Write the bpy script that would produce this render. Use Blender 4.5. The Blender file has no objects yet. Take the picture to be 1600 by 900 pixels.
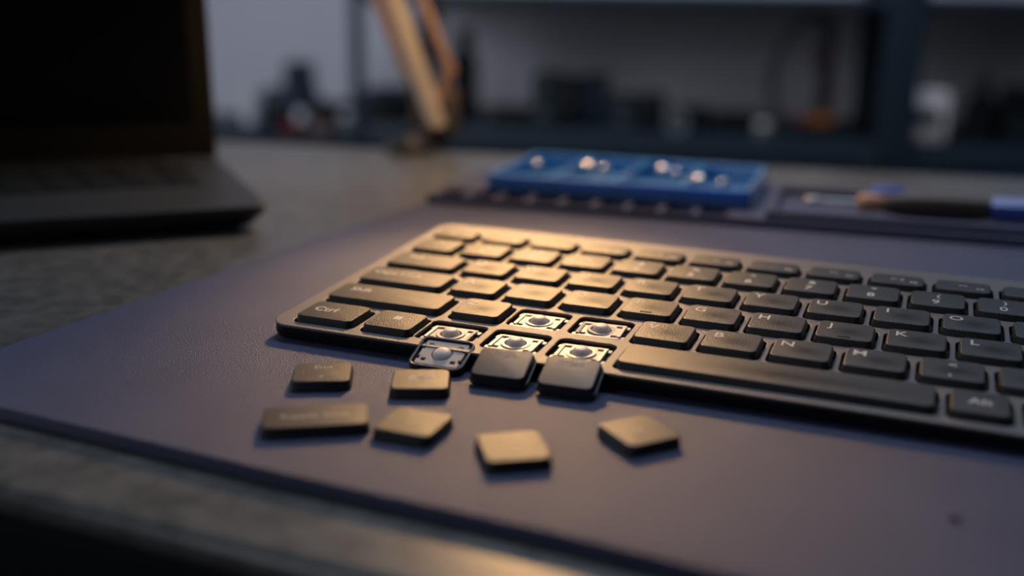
import bpy, bmesh, math, random
from mathutils import Vector, Matrix

random.seed(7)
SC = bpy.context.scene
COL = SC.collection
U = 0.019                     # one keyboard pitch, metres; z = 0 is the top of the desk mat
R = math.radians

# ------------------------------------------------------------------ camera
cam_d = bpy.data.cameras.new('camera')
cam = bpy.data.objects.new('camera', cam_d)
COL.objects.link(cam)
Rm = Matrix(((0.9249019583, -0.1139799333, 0.3627188198),
             (0.3799188317, 0.2400106335, -0.8933401240),
             (0.0147664740, 0.9640557404, 0.2652894281)))
cam.matrix_world = Matrix.Translation((0.1757, -0.2521, 0.0990)) @ Rm.to_4x4()
cam_d.sensor_width = 36
cam_d.lens = 36.82
cam_d.clip_start = 0.01
cam_d.clip_end = 30
cam_d.dof.use_dof = True
cam_d.dof.focus_distance = 16.0 * U
cam_d.dof.aperture_fstop = 4.2
SC.camera = cam

# ------------------------------------------------------------------ world, lights, exposure
w = bpy.data.worlds.new('world')
SC.world = w
w.use_nodes = True
w.node_tree.nodes['Background'].inputs[0].default_value = (0.50, 0.56, 0.72, 1)
w.node_tree.nodes['Background'].inputs[1].default_value = 0.014


def area(name, loc, target, sx, sy, power, color):
    d = bpy.data.lights.new(name, 'AREA')
    d.shape = 'RECTANGLE'
    d.size, d.size_y, d.energy, d.color = sx, sy, power, color
    o = bpy.data.objects.new(name, d)
    COL.objects.link(o)
    o.location = loc
    o.rotation_euler = (Vector(target) - Vector(loc)).to_track_quat('-Z', 'Y').to_euler()
    return o


# cool ceiling panel between the desk and the wall
area('ceiling_panel_light', (0.05, 0.95, 1.75), (0.05, 0.95, 0.0), 1.4, 0.7, 18, (0.66, 0.79, 1.0))
# unseen fill added at the left to brighten the rear wall and shelves
area('wall_fill_light', (-1.9, 0.25, 0.45), (0.4, 2.1, -0.05), 1.1, 1.0, 9, (0.84, 0.87, 1.0))
# weak unseen fill added far behind the camera to lift front faces
area('front_fill_light', (-1.0, -2.2, 1.25), (0.0, 2.0, 0.0), 1.1, 1.0, 7, (0.84, 0.87, 1.0))

SC.view_settings.view_transform = 'Standard'
SC.view_settings.look = 'None'
SC.view_settings.exposure = 0.0
SC.view_settings.gamma = 1.0
SC.view_settings.use_curve_mapping = False


# ------------------------------------------------------------------ materials
def mat(name, color, rough=0.5, metal=0.0, spec=0.5, bump=0.0, bscale=2000, color2=None, cscale=200,
        emit=None, estr=0.0, trans=0.0, alpha=1.0, cdetail=6, coat=0.0, dist=0.0002, cr=(0.35, 0.65)):
    m = bpy.data.materials.new(name)
    m.use_nodes = True
    nt = m.node_tree
    b = nt.nodes['Principled BSDF']
    b.inputs['Base Color'].default_value = (*color, 1)
    b.inputs['Roughness'].default_value = rough
    b.inputs['Metallic'].default_value = metal
    b.inputs['Specular IOR Level'].default_value = spec
    b.inputs['Transmission Weight'].default_value = trans
    b.inputs['Alpha'].default_value = alpha
    b.inputs['Coat Weight'].default_value = coat
    if emit:
        b.inputs['Emission Color'].default_value = (*emit, 1)
        b.inputs['Emission Strength'].default_value = estr
    tc = nt.nodes.new('ShaderNodeTexCoord')
    if color2:
        n = nt.nodes.new('ShaderNodeTexNoise')
        n.inputs['Scale'].default_value = cscale
        n.inputs['Detail'].default_value = cdetail
        nt.links.new(tc.outputs['Object'], n.inputs['Vector'])
        r = nt.nodes.new('ShaderNodeValToRGB')
        r.color_ramp.elements[0].position, r.color_ramp.elements[1].position = cr
        r.color_ramp.elements[0].color = (*color, 1)
        r.color_ramp.elements[1].color = (*color2, 1)
        nt.links.new(n.outputs['Fac'], r.inputs['Fac'])
        nt.links.new(r.outputs['Color'], b.inputs['Base Color'])
    if bump > 0:
        n = nt.nodes.new('ShaderNodeTexNoise')
        n.inputs['Scale'].default_value = bscale
        n.inputs['Detail'].default_value = 2
        nt.links.new(tc.outputs['Object'], n.inputs['Vector'])
        bp = nt.nodes.new('ShaderNodeBump')
        bp.inputs['Strength'].default_value = bump
        bp.inputs['Distance'].default_value = dist
        nt.links.new(n.outputs['Fac'], bp.inputs['Height'])
        nt.links.new(bp.outputs['Normal'], b.inputs['Normal'])
    return m


M = {}
M['mat'] = mat('mat_vinyl', (0.055, 0.069, 0.140), 0.45, spec=0.45, bump=0.8, bscale=3000,
               color2=(0.066, 0.082, 0.162), cscale=30, dist=0.0006)
M['table'] = mat('table_laminate', (0.080, 0.084, 0.082), 0.30, spec=0.65, bump=0.22, bscale=900,
                 color2=(0.140, 0.143, 0.136), cscale=150, dist=0.0002)
M['deck'] = mat('keyboard_deck_plastic', (0.150, 0.140, 0.138), 0.46, spec=0.5, bump=0.6, bscale=2800, dist=0.0003)
M['shell'] = mat('keyboard_shell_plastic', (0.006, 0.007, 0.008), 0.5, spec=0.25)
M['cap'] = mat('keycap_plastic', (0.014, 0.016, 0.018), 0.46, spec=0.5, bump=0.5, bscale=2600, dist=0.0003)
M['cap_smooth'] = mat('keycap_smooth_plastic', (0.018, 0.019, 0.022), 0.36, spec=0.4, bump=0.35, bscale=2600, dist=0.0002)
M['legend'] = mat('legend_print', (0.62, 0.60, 0.58), 0.6, spec=0.2)
M['legend_dim'] = mat('legend_print_worn', (0.34, 0.33, 0.32), 0.6, spec=0.2)
M['white'] = mat('scissor_white_plastic', (0.52, 0.49, 0.46), 0.42, spec=0.4)
M['dome'] = mat('dome_silicone', (0.74, 0.68, 0.65), 0.5, spec=0.4)
M['frame'] = mat('module_frame_plastic', (0.022, 0.024, 0.028), 0.35, spec=0.5)
M['steel'] = mat('steel', (0.60, 0.58, 0.55), 0.25, metal=1.0)
M['screw_head'] = mat('polished_screw_head', (0.85, 0.80, 0.74), 0.16, metal=1.0)
M['blue'] = mat('tray_blue_plastic', (0.006, 0.17, 0.47), 0.22, spec=1.0, coat=1.0)
M['laptop'] = mat('laptop_case', (0.028, 0.031, 0.034), 0.45, spec=0.4, bump=0.1, bscale=2500)
M['laptop_dark'] = mat('laptop_bezel', (0.016, 0.014, 0.010), 0.5, spec=0.3)
M['display'] = mat('display_panel', (0.003, 0.004, 0.005), 0.30, spec=0.25)
M['laptop_key'] = mat('laptop_key_plastic', (0.010, 0.012, 0.012), 0.5, spec=0.3)
M['touchpad'] = mat('touchpad_surface', (0.026, 0.032, 0.042), 0.35, spec=0.4)
M['lampmetal'] = mat('lamp_aluminium', (0.92, 0.87, 0.82), 0.30, metal=0.5)
M['lampbar'] = mat('lamp_bar_metal', (0.45, 0.31, 0.25), 0.5, metal=0.5)
M['lampdark'] = mat('lamp_base_paint', (0.006, 0.006, 0.006), 0.5)
M['lampgrey'] = mat('lamp_bracket_paint', (0.06, 0.06, 0.075), 0.5)
M['rack'] = mat('rack_blue_paint', (0.022, 0.038, 0.052), 0.45, spec=0.4)
M['wall'] = mat('wall_paint', (0.66, 0.66, 0.71), 0.9, spec=0.1, color2=(0.70, 0.70, 0.75), cscale=3)
M['floor'] = mat('floor_concrete', (0.05, 0.05, 0.052), 0.8, color2=(0.08, 0.08, 0.08), cscale=5)
M['black'] = mat('black_plastic', (0.008, 0.010, 0.012), 0.5, spec=0.3)
M['teal'] = mat('dark_teal_plastic', (0.022, 0.036, 0.042), 0.5, spec=0.3)
M['navy'] = mat('dark_navy_plastic', (0.010, 0.024, 0.040), 0.5, spec=0.3)
M['grey'] = mat('grey_plastic', (0.20, 0.22, 0.23), 0.5)
M['pale'] = mat('pale_plastic', (0.80, 0.80, 0.82), 0.45)
M['cream'] = mat('cream_enclosure', (0.88, 0.78, 0.74), 0.5)
M['screen'] = mat('dark_blue_screen', (0.006, 0.018, 0.040), 0.3)
M['red'] = mat('red_plastic', (0.25, 0.018, 0.015), 0.45)
M['orange'] = mat('orange_plastic', (0.42, 0.14, 0.02), 0.45)
M['brown'] = mat('brown_card', (0.20, 0.13, 0.11), 0.7)
M['hose'] = mat('grey_cable', (0.055, 0.060, 0.070), 0.5)
M['grip'] = mat('grip_rubber', (0.050, 0.042, 0.036), 0.48, spec=0.5)
M['tan'] = mat('tan_collar', (0.42, 0.25, 0.16), 0.42, spec=0.5)
M['driverblue'] = mat('driver_blue_plastic', (0.07, 0.12, 0.45), 0.38, spec=0.5)
M['speck'] = mat('dark_crumb', (0.012, 0.011, 0.015), 0.7)
M['bulb'] = mat('lamp_bulb_glass', (1, 0.8, 0.55), 0.4, emit=(1.0, 0.55, 0.22), estr=1.0)


for k_, w_ in (('white', .3), ('dome', .85), ('blue', .8), ('driverblue', .5)):
    b_ = M[k_].node_tree.nodes['Principled BSDF']
    b_.inputs['Subsurface Weight'].default_value = w_
    b_.inputs['Subsurface Radius'].default_value = (1, .95, .9) if k_ in ('white', 'dome') else (.3, .6, 1)
    b_.inputs['Subsurface Scale'].default_value = 0.003 if k_ in ('white', 'dome') else 0.012


def dull_middle(m):
    """keycaps whose specular level drops towards the middle of each cap"""
    nt = m.node_tree
    b = nt.nodes['Principled BSDF']
    tc = nt.nodes.new('ShaderNodeTexCoord')
    mp = nt.nodes.new('ShaderNodeVectorMath')
    mp.operation = 'SUBTRACT'
    mp.inputs[1].default_value = (0.55, 0.45, 0.5)
    nt.links.new(tc.outputs['Generated'], mp.inputs[0])
    sc = nt.nodes.new('ShaderNodeVectorMath')
    sc.operation = 'MULTIPLY'
    sc.inputs[1].default_value = (1.0, 1.3, 0.0)
    nt.links.new(mp.outputs[0], sc.inputs[0])
    ln = nt.nodes.new('ShaderNodeVectorMath')
    ln.operation = 'LENGTH'
    nt.links.new(sc.outputs[0], ln.inputs[0])
    mr = nt.nodes.new('ShaderNodeMapRange')
    mr.inputs['From Min'].default_value = 0.05
    mr.inputs['From Max'].default_value = 0.42
    mr.inputs['To Min'].default_value = 0.16
    mr.inputs['To Max'].default_value = 0.52
    nt.links.new(ln.outputs['Value'], mr.inputs['Value'])
    nt.links.new(mr.outputs['Result'], b.inputs['Specular IOR Level'])


M['cap_dull_mid'] = M['cap'].copy()
M['cap_dull_mid'].name = 'keycap_plastic_dull_mid'
dull_middle(M['cap_dull_mid'])


# ------------------------------------------------------------------ object helpers
def tag(o, label=None, cat=None, group=None, kind=None):
    if label: o['label'] = label
    if cat: o['category'] = cat
    if group: o['group'] = group
    if kind: o['kind'] = kind
    return o


def empty(name, loc=(0, 0, 0), rot=(0, 0, 0)):
    o = bpy.data.objects.new(name, None)
    o.empty_display_size = 0.01
    COL.objects.link(o)
    o.location = loc
    o.rotation_euler = rot
    return o


def link_mesh(name, me, m, parent=None, loc=(0, 0, 0), rot=(0, 0, 0)):
    o = bpy.data.objects.new(name, me)
    COL.objects.link(o)
    if m is not None and not me.materials:
        me.materials.append(m)
    o.parent = parent
    o.location = loc
    o.rotation_euler = rot
    return o


def finish(bm, name, sharp=35):
    bmesh.ops.recalc_face_normals(bm, faces=bm.faces)
    me = bpy.data.meshes.new(name)
    bm.to_mesh(me)
    bm.free()
    for p in me.polygons:
        p.use_smooth = len(p.vertices) <= 4
    me.set_sharp_from_angle(angle=R(sharp))
    return me


def obj(name, bm, m, parent=None, loc=(0, 0, 0), rot=(0, 0, 0), sharp=35):
    return link_mesh(name, finish(bm, name, sharp), m, parent, loc, rot)


def rr_loop(x0, y0, x1, y1, r, seg=5):
    r = max(1e-6, min(r, (x1 - x0) / 2 - 1e-6, (y1 - y0) / 2 - 1e-6))
    pts = []
    for cx, cy, a0 in ((x1 - r, y1 - r, 0), (x0 + r, y1 - r, 90), (x0 + r, y0 + r, 180), (x1 - r, y0 + r, 270)):
        for i in range(seg + 1):
            a = R(a0 + 90 * i / seg)
            pts.append((cx + r * math.cos(a), cy + r * math.sin(a)))
    return pts


def add_rr(bm, x0, y0, x1, y1, prof, r, seg=5):
    """rounded-rectangle solid; prof = [(inset, z), ...] from bottom to top"""
    rings = []
    for ins, z in prof:
        rings.append([bm.verts.new((x, y, z)) for x, y in
                      rr_loop(x0 + ins, y0 + ins, x1 - ins, y1 - ins, max(r - ins, r * .3), seg)])
    n = len(rings[0])
    for a, b in zip(rings, rings[1:]):
        for i in range(n):
            bm.faces.new((a[i], a[(i + 1) % n], b[(i + 1) % n], b[i]))
    bm.faces.new(list(reversed(rings[0])))
    bm.faces.new(rings[-1])
    return rings


def rbox(x0, y0, z0, x1, y1, z1, b=0.001, r=None, seg=4):
    bm = bmesh.new()
    r = r if r is not None else b * 1.2
    k = .293 * b
    add_rr(bm, x0, y0, x1, y1, [(b, z0), (k, z0 + k), (0, z0 + b), (0, z1 - b), (k, z1 - k), (b, z1)], r, seg)
    return bm


def add_lathe(bm, prof, seg=24, M4=None):
    rings = []
    for r, z in prof:
        if r < 1e-7:
            rings.append([bm.verts.new((0, 0, z))])
        else:
            rings.append([bm.verts.new((r * math.cos(2 * math.pi * i / seg), r * math.sin(2 * math.pi * i / seg), z))
                          for i in range(seg)])
    for a, b in zip(rings, rings[1:]):
        for i in range(seg):
            j = (i + 1) % seg
            if len(a) == 1 and len(b) == 1: continue
            if len(a) == 1: bm.faces.new((a[0], b[i], b[j]))
            elif len(b) == 1: bm.faces.new((a[i], a[j], b[0]))
            else: bm.faces.new((a[i], a[j], b[j], b[i]))
    if len(rings[0]) > 1: bm.faces.new(list(reversed(rings[0])))
    if len(rings[-1]) > 1: bm.faces.new(rings[-1])
    if M4 is not None:
        bmesh.ops.transform(bm, matrix=M4, verts=[v for rr in rings for v in rr])


def lathe(prof, seg=24):
    bm = bmesh.new()
    add_lathe(bm, prof, seg)
    return bm


def tube_bm(pts, rad, seg=10, closed=False):
    bm = bmesh.new()
    pts = [Vector(p) for p in pts]
    rings = []
    n = len(pts)
    for i, p in enumerate(pts):
        a = pts[(i - 1) % n] if (closed or i > 0) else p
        b = pts[(i + 1) % n] if (closed or i < n - 1) else p
        t = (b - a).normalized()
        up = Vector((0, 0, 1)) if abs(t.z) < .95 else Vector((0, 1, 0))
        u = t.cross(up).normalized()
        v = t.cross(u)
        rr = rad[i] if isinstance(rad, (list, tuple)) else rad
        rings.append([bm.verts.new(p + rr * (math.cos(2 * math.pi * k / seg) * u + math.sin(2 * math.pi * k / seg) * v))
                      for k in range(seg)])
    pairs = list(zip(rings, rings[1:]))
    if closed: pairs.append((rings[-1], rings[0]))
    for a, b in pairs:
        for k in range(seg):
            bm.faces.new((a[k], a[(k + 1) % seg], b[(k + 1) % seg], b[k]))
    if not closed:
        bm.faces.new(rings[0])
        bm.faces.new(list(reversed(rings[-1])))
    return bm


DG = None


def curve_mesh(cu, name):
    o = bpy.data.objects.new('tmp', cu)
    COL.objects.link(o)
    dg = bpy.context.evaluated_depsgraph_get()
    dg.update()
    me = bpy.data.meshes.new_from_object(o.evaluated_get(dg))
    me.name = name
    bpy.data.objects.remove(o)
    bpy.data.curves.remove(cu)
    return me


def plate(name, outline, holes, z0, z1, bev, sharp=35):
    """flat plate with real through-holes and softened edges"""
    cu = bpy.data.curves.new(name, 'CURVE')
    cu.dimensions = '2D'
    cu.fill_mode = 'BOTH'
    for loop in [outline] + holes:
        s = cu.splines.new('POLY')
        s.points.add(len(loop) - 1)
        for p, (x, y) in zip(s.points, loop):
            p.co = (x, y, 0, 1)
        s.use_cyclic_u = True
    cu.extrude = (z1 - z0) / 2 - bev
    cu.bevel_depth = bev
    cu.bevel_resolution = 1
    cu.offset = -bev
    me = curve_mesh(cu, name)
    me.transform(Matrix.Translation((0, 0, (z0 + z1) / 2)))
    for p in me.polygons:
        p.use_smooth = True
    me.set_sharp_from_angle(angle=R(sharp))
    return me


TEXT = {}


def text_mesh(body, size, align='CENTER'):
    key = (body, size, align)
    if key not in TEXT:
        cu = bpy.data.curves.new('legend', 'FONT')
        cu.body = body
        cu.size = size
        cu.align_x = align
        cu.align_y = 'CENTER'
        cu.resolution_u = 2
        cu.extrude = 0.00001
        cu.offset = size * 0.012
        TEXT[key] = curve_mesh(cu, 'legend')
    return TEXT[key]


def legend(body, x, y, z, size, parent, m='legend', align='CENTER', name='legend'):
    me = text_mesh(body, size, align)
    if me.materials and me.materials[0] != M[m]:
        me = me.copy()
        me.materials.clear()
    return link_mesh(name, me, M[m], parent, (x, y, z + 0.00002))


# ------------------------------------------------------------------ room
YAW = R(9.9)                                # the shelving and its wall run at this angle to the table
RO = Vector((-0.940, 1.633, -0.200))        # front left foot of the shelving
V = 0.0551
ROT = Matrix.Translation(RO) @ Matrix.Rotation(YAW, 4, 'Z')


def rk(x, y, z=0.0):
    return ROT @ Vector((x * V, y * V, z * V))


FLOOR_Z = -0.754
floor_bm = bmesh.new()
add_rr(floor_bm, -4, -2.0, 4.5, 5, [(0, FLOOR_Z - .05), (0, FLOOR_Z)], .01, 1)
tag(obj('floor', floor_bm, M['floor']), kind='structure')
WALL_Y = 8.6
wb = bmesh.new()
add_rr(wb, -60 * V, WALL_Y * V, 70 * V, (WALL_Y + 2) * V, [(0, FLOOR_Z - RO.z), (0, 2.0)], .01, 1)
tag(obj('wall_back', wb, M['wall'], None, RO, (0, 0, YAW)), kind='structure')

# ------------------------------------------------------------------ work table
TZ = -0.2 * U
table = empty('work_table', (0.1, 0.15, FLOOR_Z))
tag(table, 'grey brown speckled work table with rounded front edge under the mat', 'table')
tl = Vector((0.1, 0.15, FLOOR_Z))
bm = bmesh.new()
fy = -5.45 * U
r0 = (22.86) * U
sl = math.tan(R(9.9))
xs = (-0.95, 1.15)
th, bv = 0.034, 0.0045


def table_ring(ins, z):
    return [bm.verts.new((xs[0] + ins, fy + ins, z)), bm.verts.new((xs[1] - ins, fy + ins, z)),
            bm.verts.new((xs[1] - ins, r0 + sl * xs[1] - ins, z)), bm.verts.new((xs[0] + ins, r0 + sl * xs[0] - ins, z))]


rings = [table_ring(i, z) for i, z in [(0.002, TZ - th), (0, TZ - th + .002), (0, TZ - bv)] +
         [(bv * (1 - math.cos(R(a))), TZ - bv + bv * math.sin(R(a))) for a in (22, 45, 67, 90)]]
for a, b in zip(rings, rings[1:]):
    for i in range(4):
        bm.faces.new((a[i], a[(i + 1) % 4], b[(i + 1) % 4], b[i]))
bm.faces.new(list(reversed(rings[0])))
bm.faces.new(rings[-1])
bmesh.ops.translate(bm, verts=bm.verts, vec=-tl)
obj('tabletop', bm, M['table'], table)
obj('front_shade_strip', rbox(xs[0] + .001, fy - .0008, TZ - th + .001, xs[1] - .001, fy + .002, TZ - bv - .0005, .0004), M['black'], table, -tl)  # black strip added to keep the shaded front face dark
for (lx, ly) in ((-.85, -.02), (1.05, -.02), (-.85, .22), (1.05, .55)):
    obj('leg', rbox(lx - .02, ly - .02, FLOOR_Z, lx + .02, ly + .02, TZ - th, .002), M['black'], table, -tl)

# ------------------------------------------------------------------ desk mat with its tray section
dmat = empty('desk_mat', (0, 0, TZ))
tag(dmat, 'blue grey vinyl desk mat with moulded parts tray along its rear', 'mat')
bm = bmesh.new()
poly = [(-3.62, -2.6), (-3.50, -3.2), (-2.95, -3.78), (-2.1, -3.97), (0.7, -4.07), (2.8, -4.15), (6.2, -4.2), (7.75, -4.29), (16, -4.5), (30, -4.9),
        (30, 20.8), (17.2, 18.6), (-3.0, 17.0), (-3.27, 14.9), (-3.27, 11.2), (-3.5, 4.6), (-3.55, 1.1), (-3.58, -.9)]
pr_ = [(.02, TZ), (0, TZ + .02 * U), (0, -.022 * U), (.006, -.006 * U), (.022, 0)]
cx, cy = 10.0, 6.0
rings = []
for ins, z in pr_:
    rings.append([bm.verts.new(((x + (ins if x < cx else -ins)) * U, (y + (ins if y < cy else -ins)) * U, z - TZ)) for x, y in poly])
n = len(poly)
for a, b in zip(rings, rings[1:]):
    for i in range(n):
        bm.faces.new((a[i], a[(i + 1) % n], b[(i + 1) % n], b[i]))
bm.faces.new(list(reversed(rings[0])))
bm.faces.new(rings[-1])
obj('mat_sheet', bm, M['mat'], dmat, sharp=30)
# rear tray section: one moulded plate with real recesses
TR = 0.20
cells = [rr_loop((1.95 + .865 * i - .95 + .09) * U, .17 * U, (1.95 + .865 * i - .09 - .085) * U, 1.2 * U, .06 * U, 3) for i in range(-1, 8)]
cells = [c for c in cells]
slot = rr_loop(8.75 * U, .17 * U, 19.5 * U, 1.2 * U, .1 * U, 3)
trough = rr_loop(8.9 * U, 1.55 * U, 19.5 * U, 5.0 * U, .15 * U, 3)
inner = [rr_loop((.2 + 1.25 * i) * U, 1.45 * U, (1.25 * i + 1.25) * U, 3.2 * U, .1 * U, 3) for i in range(6)]
sec = plate('tray_section', rr_loop(0, 0, 20 * U, 5.3 * U, .12 * U, 3), cells + [slot, trough], 0, TR * U, .012 * U)
so = link_mesh('tray_section', sec, M['mat'], dmat, (-3.2 * U, 11.19 * U, -TZ), (0, 0, R(4.7)))
so['label'] = 'raised tray strip with small recessed cells'


def trs(x, y, z=0.0):
    a = R(4.7)
    return Vector(((-3.2 + x * math.cos(a) - y * math.sin(a)) * U, (11.19 + x * math.sin(a) + y * math.cos(a)) * U, z * U))


# ------------------------------------------------------------------ keyboard
KT = R(3.5)
KH = 0.36                                   # key tops above the mat, units
DK = 0.262                                  # deck height, units
kb = empty('keyboard', (0, 0, 0), (KT, 0, 0))
tag(kb, 'slim dark grey keyboard with five switches laid bare at its front left', 'keyboard')

CAPS = {}


def cap_mesh(wd, dp, z0, z1, r=.085, foot=.035, m='cap'):
    key = (round(wd, 3), round(dp, 3), round(z1 - z0, 3), m)
    if key not in CAPS:
        bm = bmesh.new()
        h = (z1 - z0) * U
        add_rr(bm, (-wd / 2 - foot) * U, (-dp / 2 - foot) * U, (wd / 2 + foot) * U, (dp / 2 + foot) * U,
               [(0.0, 0), (foot * .6 * U, h - .020 * U), (foot * .75 * U, h - .008 * U), (foot * 1.05 * U, h - .001 * U), ((foot + .012) * U, h)],
               (r + foot) * U, 4)
        CAPS[key] = finish(bm, 'keycap', 24)
        CAPS[key].materials.append(M[m])
    return CAPS[key]


ZC0 = DK - .02
holes = []
keys = []          # (x0, x1, y0, y1, [(text, fx, fy, size)], material)
for r_ in range(0): pass


def K(x0, x1, row, marks=(), gap=.107, yy=None, dull_mid=True):
    y0, y1 = yy if yy else (row + .153, row + 1 - .153)
    keys.append((x0 + gap, x1 - gap, y0, y1, marks, dull_mid))


big, mid, sm, tiny = .27, .22, .18, .13


def letter(c):
    return ((c, .22, .72, big),)


def dual(a, b):
    return ((a, .5, .72, mid), (b, .46, .3, big))


num = [('~', '`'), ('!', '1'), ('@', '2'), ('#', '3'), ('$', '4'), ('%', '5'), ('^', '6'), ('&', '7'), ('*', '8'), ('(', '9'), (')', '0'), ('_', '-'), ('+', '=')]
for i, (a, b) in enumerate(num):
    K(i, i + 1, 4, dual(a, b), dull_mid=False)
K(13, 15, 4, (('Backspace', .5, .5, mid),), dull_mid=False)
K(0, 1.5, 3, (('Tab', .3, .66, mid),), dull_mid=False)
for i, c in enumerate('QWERTYUIOP'):
    K(1.5 + i, 2.5 + i, 3, letter(c))
K(11.5, 12.5, 3, dual('{', '[')); K(12.5, 13.5, 3, dual('}', ']')); K(13.5, 15, 3, dual('|', '\\'))
K(0, 1.75, 2, (('Caps Lock', .36, .62, mid),), dull_mid=False)
for i, c in enumerate('ASDFGHJKL'):
    K(1.75 + i, 2.75 + i, 2, letter(c))
K(10.75, 11.75, 2, dual(':', ';')); K(11.75, 12.75, 2, dual('"', "'")); K(12.75, 15, 2, (('Enter', .5, .5, mid),))
K(-.02, 2.22, 1, (('Shift', .2, .62, mid),), dull_mid=False)
K(2.25, 3.25, 1, letter('Z'))
for i, c in enumerate('VBNM'):
    K(5.25 + i, 6.25 + i, 1, letter(c))
K(9.25, 10.25, 1, dual('<', ',')); K(10.25, 11.25, 1, dual('>', '.')); K(11.25, 12.25, 1, dual('?', '/')); K(12.25, 15, 1, (('Shift', .5, .5, mid),))
K(0.03, 1.20, 0, (('Ctrl', .34, .52, mid + .03),), dull_mid=False)
K(1.23, 2.22, 0, (('\u25a0', .5, .6, sm),), dull_mid=False)
K(5.30, 9.65, 0, ())
K(9.65, 10.53, 0, (('Alt', .5, .5, mid + .02),), dull_mid=False)
K(10.55, 11.6, 0, (('Fn', .5, .5, mid),)); K(11.62, 12.6, 0, (('Ctrl', .5, .5, mid),))
K(12.62, 13.4, 0, (('<', .5, .5, mid),)); K(13.42, 14.2, 0, (('v', .5, .5, mid),)); K(14.22, 15, 0, (('>', .5, .5, mid),))
fy0, fy1 = 5.10, 5.60
icons = ['Esc', '\u2022', '\u2022\u2022', '\u25ac', '\u25ac\u25ac', '\u2022\u25ac', '\u2022\u2022\u2022', '\u25a0\u25a0', '\u25ba\u25a0', '\u25ac\u2022', '\u25cf', '\u25cf\u2022', '\u25ac', '\u2022']
icons = ['Esc', '-', '+', '::', '=', '-o', '. : .', '<< ', '|> ||', '>>', 'o', 'o)', '[ ]', '..']
for i in range(14):
    x0 = i * 1.042 - .02
    mk = [(icons[i], .5, .55, tiny)] if i else [('Esc', .4, .5, tiny)]
    if 1 <= i <= 12: mk.append(('F%d' % i, .82, .32, tiny))
    K(x0, x0 + 1.03, 5, tuple(mk), yy=(fy0, fy1), dull_mid=False)

for (x0, x1, y0, y1, marks, dull_mid) in keys:
    e = .068
    holes.append(rr_loop((x0 - e) * U, (y0 - e) * U, (x1 + e) * U, (y1 + e) * U, .12 * U, 4))
SW = [('h', 2.17, 3.13, 0), ('h', 3.26, 4.18, 0), ('h', 4.30, 5.20, 0), ('h', 3.27, 4.16, 1), ('h', 4.29, 5.19, 1)]
for _, x0, x1, row in SW:
    holes.append(rr_loop(x0 * U, (row + .16) * U, x1 * U, (row + .95) * U, .12 * U, 4))
deck_me = plate('deck', rr_loop(-.257 * U, -.10 * U, 15.26 * U, 6.30 * U, .34 * U, 6), holes, (DK - .042) * U, DK * U, .014 * U)
inner_me = plate('deck_shade_layer', rr_loop(-.252 * U, -.095 * U, 15.255 * U, 6.295 * U, .335 * U, 6), holes, .13 * U, (DK - .04) * U, .003 * U)
link_mesh('deck_shade_layer', inner_me, M['shell'], kb)  # black layer: shade on deck sides and well walls put into colour
d = link_mesh('deck', deck_me, M['deck'], kb)
# lower shell: wedge whose underside lies on the mat
bm = bmesh.new()
rg = add_rr(bm, -.257 * U, -.10 * U, 15.26 * U, 6.30 * U, [(.07 * U, 0), (.015 * U, .05 * U), (.0, .135 * U)], .34 * U, 6)
for v in rg[0]:
    v.co.z = -v.co.y * math.tan(KT) + .0002
for v in rg[1]:
    v.co.z = max(-v.co.y * math.tan(KT), -.3) + .05 * U
obj('bottom_shell', bm, M['shell'], kb)

for (x0, x1, y0, y1, marks, dull_mid) in keys:
    cx, cy = (x0 + x1) / 2, (y0 + y1) / 2
    me = cap_mesh(x1 - x0, y1 - y0, ZC0, KH, m='cap_dull_mid' if dull_mid else 'cap')
    k = link_mesh('keycap', me, None, kb, (cx * U, cy * U, ZC0 * U))
    for (t, fx, fyy, s) in marks:
        al = 'CENTER'
        legend(t, (fx - .5) * (x1 - x0) * U, (fyy - .5) * (y1 - y0) * U, (KH - ZC0) * U, s * U, k, align=al)
    # homing bars
    if marks and marks[0][0] in ('F', 'J') and len(marks) == 1:
        obj('homing_bar', rbox(-.09 * U, -.3 * U, 0, .09 * U, -.275 * U, .012 * U, .004 * U), M['cap'], k, (0.0, 0.02 * U, (KH - ZC0) * U))


# scissor switches ---------------------------------------------------------
def hole_rect(x0, y0, x1, y1):
    return rr_loop(x0 * U, y0 * U, x1 * U, y1 * U, .012 * U, 2)


def circ(r, n=28):
    return [(r * math.cos(2 * math.pi * i / n) * U, r * math.sin(2 * math.pi * i / n) * U) for i in range(n)]


def notched(w_, h_):
    """outline of the white plate with its side notches"""
    a, b, n = w_ / 2, h_ / 2, .035
    p = [(-a + .02, -b), (a - .02, -b), (a, -b + .02), (a, -.17), (a - n, -.17), (a - n, -.09), (a, -.09), (a, .07), (a - n, .07), (a - n, .16), (a, .16), (a, b - .02), (a - .02, b),
         (-a + .02, b), (-a, b - .02), (-a, .16), (-a + n, .16), (-a + n, .07), (-a, .07), (-a, -.09), (-a + n, -.09), (-a + n, -.17), (-a, -.17), (-a, -b + .02)]
    return [(x * U, y * U) for x, y in p]


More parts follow.
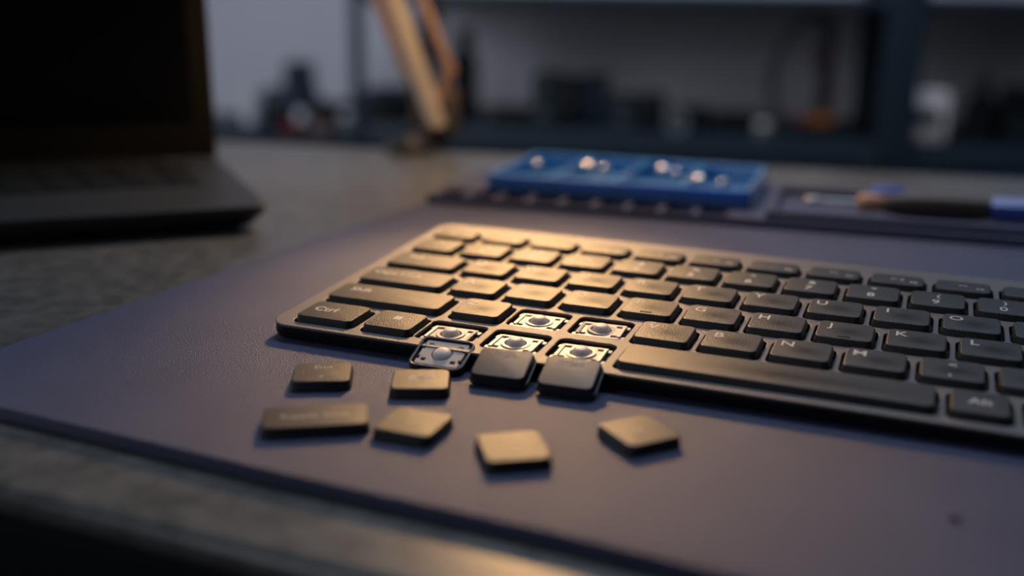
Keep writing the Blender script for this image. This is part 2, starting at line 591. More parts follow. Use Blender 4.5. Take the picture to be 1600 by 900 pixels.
SWW, SWD = .70, .60
base_me = plate('scissor_plate', notched(SWW, SWD),
                [circ(.162)] + [hole_rect(sx * .245 - .045, sy * .2 - .042, sx * .245 + .045, sy * .2 + .042) for sx in (-1, 1) for sy in (-1, 1)],
                0, .04 * U, .006 * U)
base_me.materials.append(M['white'])
flat_base_me = plate('scissor_plate', notched(.68, .54),
                     [circ(.162)] + [hole_rect(sx * .235 - .04, sy * .165 - .035, sx * .235 + .04, sy * .165 + .035) for sx in (-1, 1) for sy in (-1, 1)],
                     0, .04 * U, .006 * U)
flat_base_me.materials.append(M['white'])
bar_me = plate('scissor_arm', rr_loop(-.028 * U, -.235 * U, .028 * U, .235 * U, .012 * U, 3), [], 0, .022 * U, .005 * U)
bar_me.materials.append(M['white'])
ring_me = plate('ring_lever', circ(.225), [circ(.168)], 0, .022 * U, .005 * U)
ring_me.materials.append(M['white'])
cross_me = plate('hinge_clip', rr_loop(-.035 * U, -.05 * U, .035 * U, .05 * U, .01 * U, 2), [], 0, .03 * U, .005 * U)
cross_me.materials.append(M['white'])
dome_me = finish(lathe([(.15 * U, 0), (.148 * U, .02 * U), (.135 * U, .045 * U), (.118 * U, .08 * U), (.108 * U, .105 * U), (.085 * U, .118 * U), (.04 * U, .122 * U), (0, .123 * U)], 28), 'dome', 60)
dome_me.materials.append(M['dome'])
flat_dome_me = finish(lathe([(.15 * U, 0), (.146 * U, .02 * U), (.125 * U, .05 * U), (.085 * U, .072 * U), (.04 * U, .08 * U), (0, .082 * U)], 28), 'dome', 60)
flat_dome_me.materials.append(M['dome'])


def switch_plate(parent, loc, rot=(0, 0, 0), flat=False, tilt=0.0):
    p = link_mesh('scissor_switch', flat_base_me if flat else base_me, None, parent, loc, rot)
    link_mesh('rubber_dome', flat_dome_me if flat else dome_me, None, p, (0, 0, .012 * U))
    if not flat: link_mesh('ring_lever', ring_me, None, p, (0, 0, .036 * U), (0, R(tilt), 0))
    if not flat:
        link_mesh('scissor_arm', bar_me, None, p, (.325 * U, 0, .038 * U), (0, R(-6 + tilt), 0))
        link_mesh('scissor_arm', bar_me, None, p, (-.325 * U, 0, .038 * U), (0, R(5 + tilt), 0))
        for sx in (-1, 1):
            for sy in (-1, 1):
                link_mesh('hinge_clip', cross_me, None, p, (sx * .375 * U, sy * .215 * U, .0), (0, 0, R(4 * sx * sy)))
    return p


for i, (_, x0, x1, row) in enumerate(SW):
    switch_plate(kb, ((x0 + x1) / 2 * U, (row + .535) * U, .188 * U), (0, 0, R((1, -1, 2, 0, 3)[i])), False, (0, 2, -2, 1, 5)[i])
    well = obj('key_well', rbox(x0 * U - .01 * U, (row + .15) * U, .137 * U, x1 * U + .01 * U, (row + .96) * U, .185 * U, .01 * U, .12 * U), M['shell'], kb)


# ------------------------------------------------------------------ loose keycaps on the mat
def loose_cap(x, y, yaw, wd, dp, label, marks, z0=0.0, h=.15):
    me = cap_mesh(wd, dp, 0, h)
    o = link_mesh('keycap', me, None, None, ((x + .036) * U, (y - .09) * U, z0 * U + .00001), (0, 0, R(yaw)))
    tag(o, label, 'keycap', 'loose keycaps lying on the mat')
    for (t, fx, fyy, s) in marks:
        legend(t, fx * U, fyy * U, h * U, s * U, o, 'legend_dim')
    return o


loose_cap(1.566, -1.366, 27.4, .77, .74, 'loose dark keycap with two small marks, nearest the keyboard front left corner', (('End', 0, .18, .17), ('v', .0, -.18, .16)))
loose_cap(2.943, -1.043, 24.0, .76, .74, 'loose square keycap in front of the propped bare switch frame', (('\u25a0\u25a0', 0, .02, .2), ('=', 0, .02, .2)))
loose_cap(2.345, -2.765, 31.9, 1.275, .66, 'wide rectangular loose keycap with a two word marking', (('Supple Sock', 0, .0, .18),))
loose_cap(3.551, -2.426, 1.1, .75, .735, 'loose keycap beside the wide one, turned to a diamond, corner towards the viewer', (('<', 0, -.02, .2),))
loose_cap(4.958, -2.595, 33.7, .75, .79, 'brightest warm lit loose keycap, the one lying nearest the mat front edge', (('+', 0.03, -.02, .2),))
loose_cap(6.187, -1.525, -40.4, .76, .72, 'diamond turned loose keycap on the far right of the scattered caps', (('>', 0, 0, .2),))


# ------------------------------------------------------------------ key modules propped on the keyboard's front edge
def module(x, y, z, yaw, tilt, label, kind, legend_text=None):
    """x, y, z: centre of the module's upper plane, in units"""
    rot = Matrix.Rotation(R(yaw), 3, 'Z') @ Matrix.Rotation(R(tilt), 3, 'X')
    top = Vector((x, y, z)) * U
    hgt = .10 if kind == 'bare' else .17
    base = top - rot @ Vector((0, 0, hgt * U))
    e = empty('key_module', base, rot.to_euler())
    tag(e, label, 'keyboard key', 'key modules leaning on the keyboard front')
    W, D = .86, .69
    FH = .10 if kind == 'bare' else .06
    fr = plate('frame', rr_loop(-W / 2 * U, -D / 2 * U, W / 2 * U, D / 2 * U, .13 * U, 5),
               [rr_loop((-W / 2 + .045) * U, (-D / 2 + .045) * U, (W / 2 - .045) * U, (D / 2 - .045) * U,   .08 * U, 4)], 0, FH * U, .012 * U)
    link_mesh('frame', fr, M['frame'], e)
    obj('frame_floor', rbox((-W / 2 + .03) * U, (-D / 2 + .03) * U, .005 * U, (W / 2 - .03) * U, (D / 2 - .03) * U, .035 * U, .004 * U, .09 * U), M['frame'], e)
    if kind == 'bare':
        switch_plate(e, (0, .0, .042 * U), (0, 0, 0), True)
    for px in (-.3, .27):
        obj('metal_pin', rbox((px - .022) * U, (-D / 2 + .075) * U, .035 * U, (px + .022) * U, (-D / 2 + .1) * U, .07 * U, .004 * U), M['steel'], e)
    if kind == 'cap':
        k = link_mesh('keycap', cap_mesh(.76, .61, .05, .17, m='cap_smooth'), None, e, (0, 0, .052 * U))
        legend(legend_text, -.02 * U, .19 * U, .12 * U, .17 * U, k, 'legend_dim')
        obj('metal_pin', rbox(-.36 * U, -.338 * U, .055 * U, -.33 * U, -.318 * U, .075 * U, .003 * U), M['steel'], e)
    return e


module(2.852, -.21, .222, 1.5, 20.5, 'square black frame with bare white scissor switch propped on keyboard front edge', 'bare')
module(3.903, -.42, .290, 5.0, 19.5, 'dark framed key leaning on the keyboard edge, next to the bare switch frame', 'cap', 'PrtSc')
module(4.893, -.395, .294, 3.8, 20.0, 'framed key leaning on the keyboard edge, closest to the space bar', 'cap', 'Insert')

# crumb on the mat
bm = bmesh.new()
bmesh.ops.create_icosphere(bm, subdivisions=2, radius=1)
for v in bm.verts:
    v.co *= .85 + .3 * random.random()
bmesh.ops.scale(bm, vec=(.085 * U, .045 * U, .02 * U), verts=bm.verts)
tag(obj('crumb', bm, M['speck'], None, (9.83 * U, -2.24 * U, .016 * U), (0, 0, .4)), 'tiny dark crumb alone on the mat near its right front', 'crumb')

# ------------------------------------------------------------------ blue parts tray
TW, TD, TH = 7.1, 4.42, .47
tp = Vector((1.338 * U, 14.961 * U, TR * U + .0001))
tray = empty('parts_tray', tp, (0, 0, R(2.977)))
tag(tray, 'blue plastic compartment tray with a few tiny screws behind the keyboard', 'tray')
rim = .20
cellsT = [rr_loop((-TW / 2 + rim) * U, (-TD / 2 + rim) * U, (TW / 2 - rim) * U, (TD / 2 - rim) * U, .12 * U, 4)]
walls = plate('tray_wall', rr_loop(-TW / 2 * U, -TD / 2 * U, TW / 2 * U, TD / 2 * U, .22 * U, 6), cellsT, 0, TH * U, .03 * U)
link_mesh('tray_wall', walls, M['blue'], tray)
obj('tray_floor', rbox((-TW / 2 + .1) * U, (-TD / 2 + .1) * U, .02 * U, (TW / 2 - .1) * U, (TD / 2 - .1) * U, .24 * U, .01 * U, .1 * U), M['blue'], tray)
for i in (-1, 0, 1):
    x = i * (TW - rim) / 4
    obj('divider', rbox((x - .13) * U, (-TD / 2 + rim * .6) * U, .2 * U, (x + .13) * U, (TD / 2 - rim * .6) * U, (TH - .015) * U, .03 * U), M['blue'], tray)
SCR = []
for nm, prof in (('head', [(0, .16), (.125, .165), (.14, .19), (.135, .22), (.10, .245), (.05, .259), (0, .263)]),
                 ('shank', [(0, 0), (.045, .01), (.05, .16)])):
    me = finish(lathe([(r * U, z * U) for r, z in prof], 20), nm, 60)
    me.materials.append(M['screw_head'] if nm == 'head' else M['steel'])
    SCR.append(me)
rt = Matrix.Translation(tp) @ Matrix.Rotation(R(2.977), 4, 'Z')
for x, y, lab in [(-2.9, .35, 'tiny screw alone in the leftmost compartment of the blue tray'),
                  (-1.42, .55, 'brightly glinting screw in the second compartment from the left of the blue tray'),
                  (-.95, .45, 'dimmer screw right of the bright one in the second tray compartment'),
                  (.72, .75, 'brightly glinting screw in the third compartment from the left of the blue tray'),
                  (1.12, .62, 'dim screw just right of the bright one in the third tray compartment'),
                  (1.98, -.55, 'brightly glinting screw at the front left of the rightmost tray compartment'),
                  (2.6, -.65, 'dim screw at the front middle of the rightmost tray compartment')]:
    dim = 'dim' in lab or 'alone' in lab
    p = rt @ Vector((x * U, y * U, .24 * U))
    # leaning back on its head and tip, facing the viewer
    e = empty('screw', p + Vector((0, 0, (.088 if not dim else .06) * U)), (R(36 if not dim else 62), 0, R(16 if not dim else 40)))
    tag(e, lab, 'screw', 'screws in the blue tray')
    for me in SCR:
        link_mesh(me.name.split('.')[0], me, None, e, (0, 0, -.03 * U))

# ------------------------------------------------------------------ screwdriver in the rear trough
tip = trs(9.55, 2.35, 0)
sd = empty('screwdriver', (tip.x, tip.y, 0.0001), (0, 0, R(9.5)))
tag(sd, 'screwdriver with brown grip and blue handle end lying in the rear mat trough', 'screwdriver')
AX = .34 * U
LX = Matrix.Translation((0, 0, AX)) @ Matrix.Rotation(R(90), 4, 'Y')


def turned(name, prof, m, parent, seg=24, mtx=LX):
    bm = bmesh.new()
    add_lathe(bm, [(r * U, x * U) for r, x in prof], seg, mtx)
    return obj(name, bm, m, parent, sharp=45)


turned('tip', [(.03, .05), (.07, .10), (.09, .2), (.09, .34), (.055, .42)], M['steel'], sd)
turned('shaft', [(.055, .38), (.055, 1.5)], M['steel'], sd)
turned('collar', [(.08, 1.32), (.19, 1.36), (.24, 1.45), (.24, 1.85), (.21, 1.95)], M['tan'], sd)
turned('grip', [(.20, 1.93), (.26, 2.1), (.31, 2.5), (.335, 3.0), (.33, 3.6), (.30, 4.3), (.28, 4.5)], M['grip'], sd)
bm = bmesh.new()
add_lathe(bm, [(r * U, x * U) for r, x in [(.27, 4.48), (.30, 4.6), (.31, 5.0), (.31, 7.2), (.27, 7.6), (.1, 7.75)]], 6, LX)
obj('handle', bm, M['driverblue'], sd, sharp=20)
pen = trs(11.2, 4.25, 0)
pc = empty('pen_cap', (pen.x, pen.y, 0.0001), (0, 0, R(12)))
tag(pc, 'short blue cap lying behind the screwdriver collar', 'cap')
LX2 = Matrix.Translation((0, 0, .26 * U)) @ Matrix.Rotation(R(90), 4, 'Y')
turned('barrel', [(.17, 0), (.24, .05), (.26, .2), (.26, .8), (.2, .86)], M['driverblue'], pc, 18, LX2)
turned('rim', [(.2, .84), (.2, .96), (.12, 1.0)], M['driverblue'], pc, 18, LX2)

# ------------------------------------------------------------------ laptop
LZ = TZ
ly_ = R(45.7)
lap = empty('laptop', (-5.25 * U, 7.06 * U, LZ), (0, 0, ly_))     # origin: front right corner of the base
tag(lap, 'black open laptop with blank screen at the left side of the table', 'laptop')
LW, LD = 15.5, 8.0
zt = .68
bm = bmesh.new()
add_rr(bm, -LW * U, 0, 0, LD * U, [(.35 * U, .16 * U), (.10 * U, .40 * U), (.0, .52 * U), (.0, (zt - .03) * U), (.03 * U, zt * U)], .3 * U, 5)
obj('base', bm, M['laptop'], lap, sharp=30)
for fx, fyy in ((-.9, .8), (-LW + .9, .8), (-.9, LD - .8), (-LW + .9, LD - .8)):
    obj('foot', lathe([(.35 * U, 0), (.35 * U, .17 * U)], 16), M['black'], lap, (fx * U, fyy * U, 0))
obj('key_bed', rbox((-LW + 1.0) * U, 3.15 * U, (zt - .02) * U, -1.0 * U, 7.3 * U, (zt + .004) * U, .003 * U, .1 * U), M['laptop_key'], lap)
obj('touchpad', rbox((-LW / 2 - 2.6) * U, .35 * U, (zt - .02) * U, (-LW / 2 + 2.0) * U, 2.75 * U, (zt + .006) * U, .003 * U, .12 * U), M['touchpad'], lap)
lk = finish(rbox(-.40 * U, -.30 * U, 0, .40 * U, .30 * U, .06 * U, .015 * U, .05 * U, 2), 'laptop_key', 30)
lk.materials.append(M['laptop_key'])
lkw = finish(rbox(-.85 * U, -.30 * U, 0, .85 * U, .30 * U, .06 * U, .015 * U, .05 * U, 2), 'laptop_key', 30)
lkw.materials.append(M['laptop_key'])
lt = text_mesh('o', .26 * U)
ltm = lt.copy()
ltm.materials.clear()
ltm.materials.append(M['legend_dim'])
for row in range(5):
    n_ = 14
    for c in range(n_):
        x = -1.5 - c * .955 - (.12 * row if c else 0)
        if x < -LW + 1.4: continue
        y = 3.6 + row * .80
        if row == 0 and 4 < c < 9:
            continue
        k = link_mesh('laptop_key', lk, None, lap, (x * U, y * U, (zt + .004) * U))
    if row == 0:
        link_mesh('laptop_key', lkw, None, lap, (-7.9 * U, 3.6 * U, (zt + .004) * U))
# lid: hinged at the back edge, leaning back slightly
lid = obj('lid', rbox(-LW * U, 0, 0, 0, .26 * U, 10.5 * U, .03 * U, .1 * U), M['laptop_dark'], lap, (0, (LD - .1) * U, (zt + .02) * U), (R(-4), 0, 0))
obj('display', rbox((-LW + .6) * U, -.012 * U, 1.05 * U, -.62 * U, .02 * U, 10.0 * U, .005 * U, .02 * U), M['display'], lid)
obj('hinge', rbox((-LW + 1.6) * U, (LD - .18) * U, (zt - .1) * U, -1.6 * U, (LD + .1) * U, (zt + .12) * U, .04 * U), M['black'], lap)

# ------------------------------------------------------------------ desk lamp (stands at the table's rear edge)
LB = Vector((-8.62, 20.62, -.2)) * U
lamp = empty('desk_lamp', LB)
tag(lamp, 'spring arm desk lamp with bright metal tube on dark round foot at table rear', 'lamp')


def L(x, y, z):
    return Vector((x, y - .0, z)) * U - LB


SH = Vector((0, 0, 0))


def P(x, y, z):
    return (Vector((x, y, z)) + SH) * U - LB


obj('foot', lathe([(.95 * U, 0), (.95 * U, .22 * U), (.88 * U, .32 * U), (.5 * U, .42 * U), (.36 * U, .6 * U), (0, .62 * U)], 32), M['lampdark'], lamp, (0, 0, 0))


def tube(name, a, b, r, m, seg=14):
    return obj(name, tube_bm([a, b], r * U, seg), m, lamp, sharp=40)


e1 = P(-12.2, 20.70, 12.6)
tube('arm_tube', P(-8.32, 22.28, .55), e1, .38, M['lampmetal'], 20)
tube('spring_bar', P(-9.36, 21.86, 2.45), P(-12.95, 20.43, 12.2), .17, M['lampbar'])
tube('spring_bar', P(-7.87, 22.46, 2.67), P(-11.75, 20.95, 13.0), .20, M['lampbar'])
tube('link_bar', P(-7.87, 22.46, 2.67), P(-8.20, 22.33, 1.5), .17, M['lampbar'])
obj('clamp_block', rbox(-.62 * U, -.4 * U, .05 * U, .55 * U, .25 * U, .78 * U, .06 * U), M['lampdark'], lamp, P(-8.5, 22.35, -.2), (0, 0, R(10)))
obj('bracket', rbox(-.22 * U, -.05 * U, .3 * U, .22 * U, .05 * U, 2.6 * U, .02 * U), M['lampgrey'], lamp, P(-8.98, 21.99, -.2), (0, R(-3), R(22)))
obj('bracket', rbox(-.30 * U, -.05 * U, .5 * U, .30 * U, .05 * U, 2.2 * U, .02 * U), M['lampgrey'], lamp, P(-7.85, 22.5, -.2), (0, R(2), R(22)))
tube('post', P(-9.06, 21.95, .3), P(-8.32, 22.28, .6), .28, M['lampdark'])
obj('post', tube_bm([Vector((0, 0, .3 * U)), P(-8.5, 22.2, .55)], .25 * U), M['lampdark'], lamp)
for jp in (P(-9.2, 21.9, 2.45), P(-7.87, 22.46, 2.67)):
    bm = bmesh.new()
    add_lathe(bm, [(.25 * U, -.12 * U), (.25 * U, .12 * U)], 20, Matrix.Rotation(R(22), 4, 'Z') @ Matrix.Rotation(R(90), 4, 'X'))
    obj('joint', bm, M['lampbar'], lamp, jp)
# elbow, upper arm, shade and bulb (above the picture)
HEAD = Vector((-2.5, 16.5, 14.0)) * U
hd = HEAD - LB
obj('elbow', lathe([(.55 * U, -.3 * U), (.55 * U, .3 * U)], 20), M['lampdark'], lamp, e1, (R(90), 0, R(22)))
tube('upper_arm', e1, hd + Vector((0, 0, 2.6 * U)), .30, M['lampmetal'])
tube('shade_neck', hd + Vector((0, 0, 1.5 * U)), hd + Vector((0, 0, 2.9 * U)), .45, M['lampdark'])
sb = bmesh.new()
prof = [(.9, 1.9), (1.3, 1.6), (2.5, .4), (3.0, -.9), (3.2, -3.2)]
outer = [(r * U, z * U) for r, z in prof]
innerp = [((r - .08) * U, (z - .05) * U) for r, z in reversed(prof)]
add_lathe(sb, outer + innerp, 32)
SHADE = obj('shade', sb, M['lampdark'], lamp, hd, (0, 0, 0))
obj('bulb', lathe([(0, -.55 * U), (.3 * U, -.45 * U), (.5 * U, -.1 * U), (.48 * U, .3 * U), (.25 * U, .8 * U), (.25 * U, 1.4 * U), (0, 1.4 * U)], 20), M['bulb'], lamp, hd + Vector((0, 0, .25 * U)))
sd_ = bpy.data.lights.new('lamp_light', 'SPOT')
sd_.energy = 6.2
sd_.color = (1.0, 0.56, 0.23)
sd_.spot_size = R(47)
sd_.spot_blend = 1.0
sd_.shadow_soft_size = 0.016
so_ = bpy.data.objects.new('lamp_light', sd_)
COL.objects.link(so_)
so_.location = HEAD + Vector((0, 0, -3.4 * U))
so_.rotation_euler = (Vector((2.7, 2.6, 0)) * U - so_.location).to_track_quat('-Z', 'Y').to_euler()

pd_ = bpy.data.lights.new('bulb_light', 'POINT')
pd_.energy = 2.3
pd_.color = (1.0, 0.56, 0.23)
pd_.shadow_soft_size = 0.016
po_ = bpy.data.objects.new('bulb_light', pd_)
COL.objects.link(po_)
po_.location = HEAD + Vector((0, 0, -.62 * U))

# ------------------------------------------------------------------ shelving behind the table
rack = empty('shelving', RO, (0, 0, YAW))
tag(rack, 'dark blue metal shelving against the rear wall holding tools and boxes', 'shelf')
SHX1, SHD = 34.0, 8.55
FZ = (FLOOR_Z - RO.z) / V
DT = .90                                   # deck top, rack units above its origin
obj('shelf_board', rbox(-.1 * V, 0, -.1 * V, SHX1 * V, SHD * V, DT * V, .05 * V), M['rack'], rack)
obj('shelf_board', rbox(-.1 * V, 0, 5.30 * V, SHX1 * V, SHD * V, 5.72 * V, .05 * V), M['rack'], rack)
for (x0, x1) in ((-.16, .35), (18.45, 19.66), (33, 33.6)):
    for y0 in (-.12, SHD - .5):
        bm = rbox(x0 * V, y0 * V, FZ * V, x1 * V, (y0 + .16) * V, 22 * V, .02 * V)
        obj('post', bm, M['rack'], rack)
        obj('post_flange', rbox(x0 * V, (y0 + .16) * V, FZ * V, (x0 + .14) * V, (y0 + .62) * V, 22 * V, .02 * V), M['rack'], rack)
obj('post_foot', rbox(18.05 * V, -.5 * V, -.35 * V, 18.55 * V, -.13 * V, .55 * V, .05 * V), M['teal'], rack)


def thing(name, label, cat, x, y, z=DT, rz=0.0, group=None):
    p = rk(x, y, z)
    o = empty(name, p, (0, 0, YAW + R(rz)))
    tag(o, label, cat, group)
    return o


def bx(name, w_, d_, z0, z1, m, parent, x=0, y=0, b=.06):
    return obj(name, rbox((x - w_ / 2) * V, (y - d_ / 2) * V, z0 * V, (x + w_ / 2) * V, (y + d_ / 2) * V, z1 * V, b * V), M[m], parent)


# things standing on the shelf board, left to right
t = thing('storage_case', 'black storage case at the shelf left end behind the lamp', 'case', .72, 2.2)
bx('body', 1.75, 1.6, 0, .85, 'black', t); bx('lid', 1.8, 1.65, .85, 1.18, 'navy', t); bx('latch', .3, .1, .7, 1.0, 'hose', t, .2, -.85)
t = thing('bottle', 'tall black bottle behind the right bar of the lamp', 'bottle', 2.95, 4.5)
obj('body', lathe([(.0, 0), (.52 * V, 0), (.55 * V, .05 * V), (.55 * V, 2.2 * V), (.3 * V, 2.6 * V), (.3 * V, 2.65 * V)], 20), M['black'], t)
obj('cap', lathe([(.33 * V, 2.6 * V), (.33 * V, 3.3 * V), (.2 * V, 3.4 * V), (0, 3.4 * V)], 16), M['black'], t)
t = thing('flat_case', 'low flat black case between tall bottle and stacked boxes', 'case', 5.5, 2.6)
bx('body', 1.75, 1.5, 0, .35, 'black', t); bx('lid', 1.8, 1.55, .35, .55, 'black', t)
for nm, lab, x0, x1, dy, h, m, dr in [
    ('drawer_box', 'teal grey two drawer box, leftmost of the standing boxes', 6.35, 7.3, 1.9, 1.98, 'teal', 2),
    ('file_box', 'black upright box between teal drawer box and navy box', 7.34, 8.15, 2.0, 1.85, 'black', 1),
    ('file_box', 'tall dark navy box, middle of the standing boxes', 8.2, 9.05, 2.2, 1.92, 'navy', 1),
    ('drawer_box', 'shorter grey drawer box right of the navy box', 9.16, 10.42, 1.9, 1.25, 'teal', 2),
    ('file_box', 'small black box at right end of the standing boxes', 10.46, 11.2, 2.1, 1.28, 'black', 1)]:
    t = thing(nm, lab, 'box', (x0 + x1) / 2, dy + .1, group='boxes on the shelf')
    wd = x1 - x0
    bx('body', wd, 1.3, 0, h, m, t)
    for k in range(dr):
        hh = h / dr
        f = bx('drawer' if dr > 1 else 'front_panel', wd - .12, .06, k * hh + .06, (k + 1) * hh - .06, m, t, 0, -.66, .02)
        bx('handle', .3, .08, k * hh + hh * .4, k * hh + hh * .55, 'grey' if dr > 1 else 'hose', t, 0, -.72, .02)
t = thing('tape_roll', 'pale grey tape roll standing before the low black boxes', 'tape', 11.78, 1.0)
bm = bmesh.new()
add_lathe(bm, [(.2 * V, -.22 * V), (.40 * V, -.22 * V), (.40 * V, .22 * V), (.2 * V, .22 * V), (.2 * V, -.22 * V)], 24, Matrix.Translation((0, 0, .40 * V)) @ Matrix.Rotation(R(90), 4, 'X'))
obj('tape', bm, M['grey'], t)
bm = bmesh.new()
add_lathe(bm, [(.15 * V, -.21 * V), (.2 * V, -.21 * V), (.2 * V, .21 * V), (.15 * V, .21 * V), (.15 * V, -.21 * V)], 20, Matrix.Translation((0, 0, .40 * V)) @ Matrix.Rotation(R(90), 4, 'X'))
obj('core', bm, M['brown'], t)
for lab, x, w_, h, y in [('low black box behind the pale tape roll', 12.2, 1.35, .80, 2.7), ('low black box between tape roll and cable loop', 13.85, 1.6, .66, 2.7)]:
    t = thing('tool_box', lab, 'box', x, y, group='low black boxes on the shelf')
    bx('body', w_, 1.2, 0, h * .7, 'black', t); bx('lid', w_ + .06, 1.26, h * .7, h, 'black', t)
t = thing('knob_jar', 'small pale jar at shelf front below the cable loop', 'jar', 14.78, .45)
obj('jar', lathe([(0, 0), (.24 * V, 0), (.28 * V, .08 * V), (.28 * V, .38 * V), (.2 * V, .44 * V)], 20), M['grey'], t)
obj('lid', lathe([(.25 * V, .42 * V), (.25 * V, .54 * V), (.2 * V, .58 * V), (0, .58 * V)], 20), M['cream'], t)
# soldering stand with a looped cable
t = thing('soldering_stand', 'soldering stand with red and orange base and tall cable loop', 'stand', 16.75, 2.3)
bx('base', 1.9, 1.3, 0, .42, 'black', t); bx('red_pad', .8, .5, .42, .6, 'red', t, -.55, -.3); bx('orange_pad', .85, .5, .42, .78, 'orange', t, .05, -.42)
obj('column', lathe([(.30 * V, .4 * V), (.26 * V, 1.4 * V), (.20 * V, 2.5 * V), (.16 * V, 3.9 * V), (.2 * V, 4.05 * V), (0, 4.1 * V)], 14), M['black'], t, (.1 * V, .1 * V, 0))
bx('holder', .32, .3, 1.5, 1.75, 'red', t, .3, -.22); bx('holder', .28, .28, 2.5, 2.85, 'red', t, -.1, -.1)
obj('clamp', rbox(-.3 * V, -.25 * V, 3.55 * V, .25 * V, .25 * V, 4.0 * V, .05 * V), M['black'], t)
lp = [(-.02 - .0, 0, 3.95), (-.35, 0, 4.08), (-.75, 0, 4.0), (-1.15, 0, 3.65), (-1.5, 0, 3.1), (-1.72, 0, 2.4), (-1.78, 0, 1.75), (-1.7, 0, 1.15), (-1.55, 0, .75), (-1.25, 0, .45), (-.95, 0, .3)]
obj('cable_loop', tube_bm([(x * V, .05 * V, z * V) for x, y, z in lp], .17 * V, 10), M['hose'], t, sharp=60)
lp2 = [(-.05, 0, 3.8), (-.1, 0, 3.4), (-.3, 0, 2.9), (-.15, 0, 2.3), (.0, 0, 1.9)]
obj('cable', tube_bm([(x * V, -.15 * V, z * V) for x, y, z in lp2], .13 * V, 8), M['hose'], t, sharp=60)
# right bay
t = thing('power_supply', 'pale cream bench instrument with small dark blue screen', 'instrument', 20.05, .78)
bx('body', 1.45, 1.2, .1, 1.80, 'cream', t, b=.12); bx('screen', .86, .08, .68, 1.22, 'screen', t, .0, -.6, .02)
for sx in (-.5, .5): bx('foot', .2, .8, 0, .12, 'black', t, sx)
for sx in (-.3, .3): obj('knob', lathe([(.1 * V, 0), (.1 * V, .1 * V), (0, .1 * V)], 14), M['grey'], t, (sx * V, -.6 * V, .4 * V), (R(90), 0, 0))
t = thing('spray_bottle', 'squat black bottle with narrow neck right of the cream instrument', 'bottle', 22.1, 2.2)
obj('body', lathe([(0, 0), (.56 * V, 0), (.60 * V, .06 * V), (.56 * V, 1.2 * V), (.45 * V, 1.5 * V), (.2 * V, 1.68 * V), (.2 * V, 1.75 * V)], 20), M['black'], t)
obj('cap', lathe([(.24 * V, 1.72 * V), (.24 * V, 2.1 * V), (.15 * V, 2.25 * V), (0, 2.25 * V)], 14), M['grip'], t)
t = thing('equipment_box', 'black equipment box with grey lower band at far right of shelf', 'box', 23.55, 2.3)
bx('body', 1.5, 1.4, 0, 1.9, 'black', t); bx('band', 1.4, .06, .3, .75, 'teal', t, 0, -.71, .02)

# ------------------------------------------------------------------ low cabinet left of the shelving and what stands on it
CT = .35
cab = empty('low_cabinet', rk(-6.0, 0, FZ), (0, 0, YAW))
tag(cab, 'low dark cabinet left of the shelving, behind the laptop', 'cabinet')
H_ = CT - FZ
bx('body', 11.2, 6.0, .3, H_ - .25, 'black', cab, 0, 3.6); bx('top', 11.4, 6.2, H_ - .25, H_, 'navy', cab, 0, 3.6); bx('plinth', 10.8, 5.6, 0, .3, 'black', cab, 0, 3.7)
for k in (-1, 0, 1):
    dd = bx('door', 3.5, .12, .45, H_ - .4, 'navy', cab, k * 3.6, .56, .03)
    bx('handle', .12, .14, H_ * .6, H_ * .75, 'grey', dd, k * 3.6 + 1.4, .46, .03)
t = thing('tool_case', 'long low black case along the wall behind the stepped organizer', 'case', -4.2, 4.9, CT)
bx('body', 5.5, 1.0, 0, .55, 'black', t); bx('lid', 5.56, 1.06, .55, .83, 'black', t); bx('handle', .9, .12, .5, .66, 'hose', t, 0, -.55, .03)
t = thing('desk_organizer', 'dark stepped organizer block standing against pale wall left of the lamp', 'organizer', -3.75, 2.6, CT)
bx('body', 1.95, 1.2, 0, 1.55, 'navy', t, b=.1); bx('tower', 1.05, .9, 1.5, 2.6, 'navy', t, .38, 0, b=.12); bx('side_pocket', .8, .5, .1, .9, 'black', t, -.4, -.8)
t = thing('cup', 'pale blurred cup beside the laptop screen edge', 'cup', -5.72, 3.0, CT)
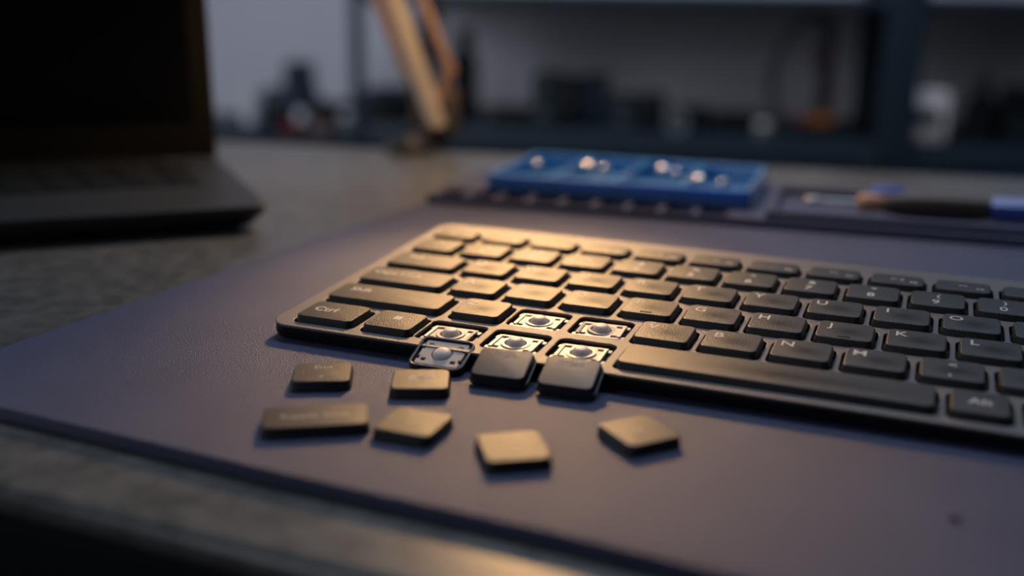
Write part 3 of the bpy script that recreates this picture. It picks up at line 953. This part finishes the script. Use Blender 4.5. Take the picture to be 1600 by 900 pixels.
obj('body', lathe([(0, 0), (.33 * V, 0), (.40 * V, .5 * V), (.46 * V, 1.3 * V), (.42 * V, 1.3 * V), (.36 * V, .5 * V), (.2 * V, .1 * V), (0, .1 * V)], 20), M['pale'], t)
obj('rim', lathe([(.42 * V, 1.28 * V), (.48 * V, 1.28 * V), (.48 * V, 1.36 * V), (.42 * V, 1.36 * V), (.42 * V, 1.28 * V)], 20), M['pale'], t)
t = thing('lidded_jar', 'white lidded jar added as stand-in for a round glint before the dark organizer', 'jar', -2.73, 1.2, CT)
obj('body', lathe([(0, 0), (.2 * V, 0), (.22 * V, .3 * V), (.2 * V, .35 * V)], 16), M['black'], t)
obj('lid', lathe([(.15 * V, .33 * V), (.22 * V, .40 * V), (.25 * V, .58 * V), (.22 * V, .75 * V), (.12 * V, .82 * V), (0, .84 * V)], 20), M['pale'], t)  # pale lid imitates a bright glint by its colour
t = thing('screwdriver', 'small red handled driver lying at the cabinet front', 'screwdriver', -2.95, .85, CT, 8)
LXV = Matrix.Translation((0, 0, .17 * V)) @ Matrix.Rotation(R(90), 4, 'Y')
bm = bmesh.new(); add_lathe(bm, [(.06 * V, -.5 * V), (.16 * V, -.42 * V), (.17 * V, .2 * V), (.08 * V, .3 * V)], 14, LXV); obj('handle', bm, M['red'], t)
bm = bmesh.new(); add_lathe(bm, [(.04 * V, .28 * V), (.04 * V, .75 * V)], 10, LXV); obj('shaft', bm, M['steel'], t)
t = thing('small_box', 'small brown card box next to the red driver', 'box', -1.85, 1.1, CT)
bx('body', .75, .6, 0, .40, 'brown', t, b=.02); bx('lid', .79, .64, .36, .48, 'brown', t, b=.02)
t = thing('lidded_jar', 'small grey jar next to the shelving left post', 'jar', -.80, 1.3, CT)
obj('body', lathe([(0, 0), (.34 * V, 0), (.37 * V, .06 * V), (.37 * V, .55 * V), (.3 * V, .62 * V)], 18), M['grey'], t)
obj('lid', lathe([(.34 * V, .6 * V), (.34 * V, .78 * V), (.28 * V, .82 * V), (0, .82 * V)], 18), M['pale'], t)
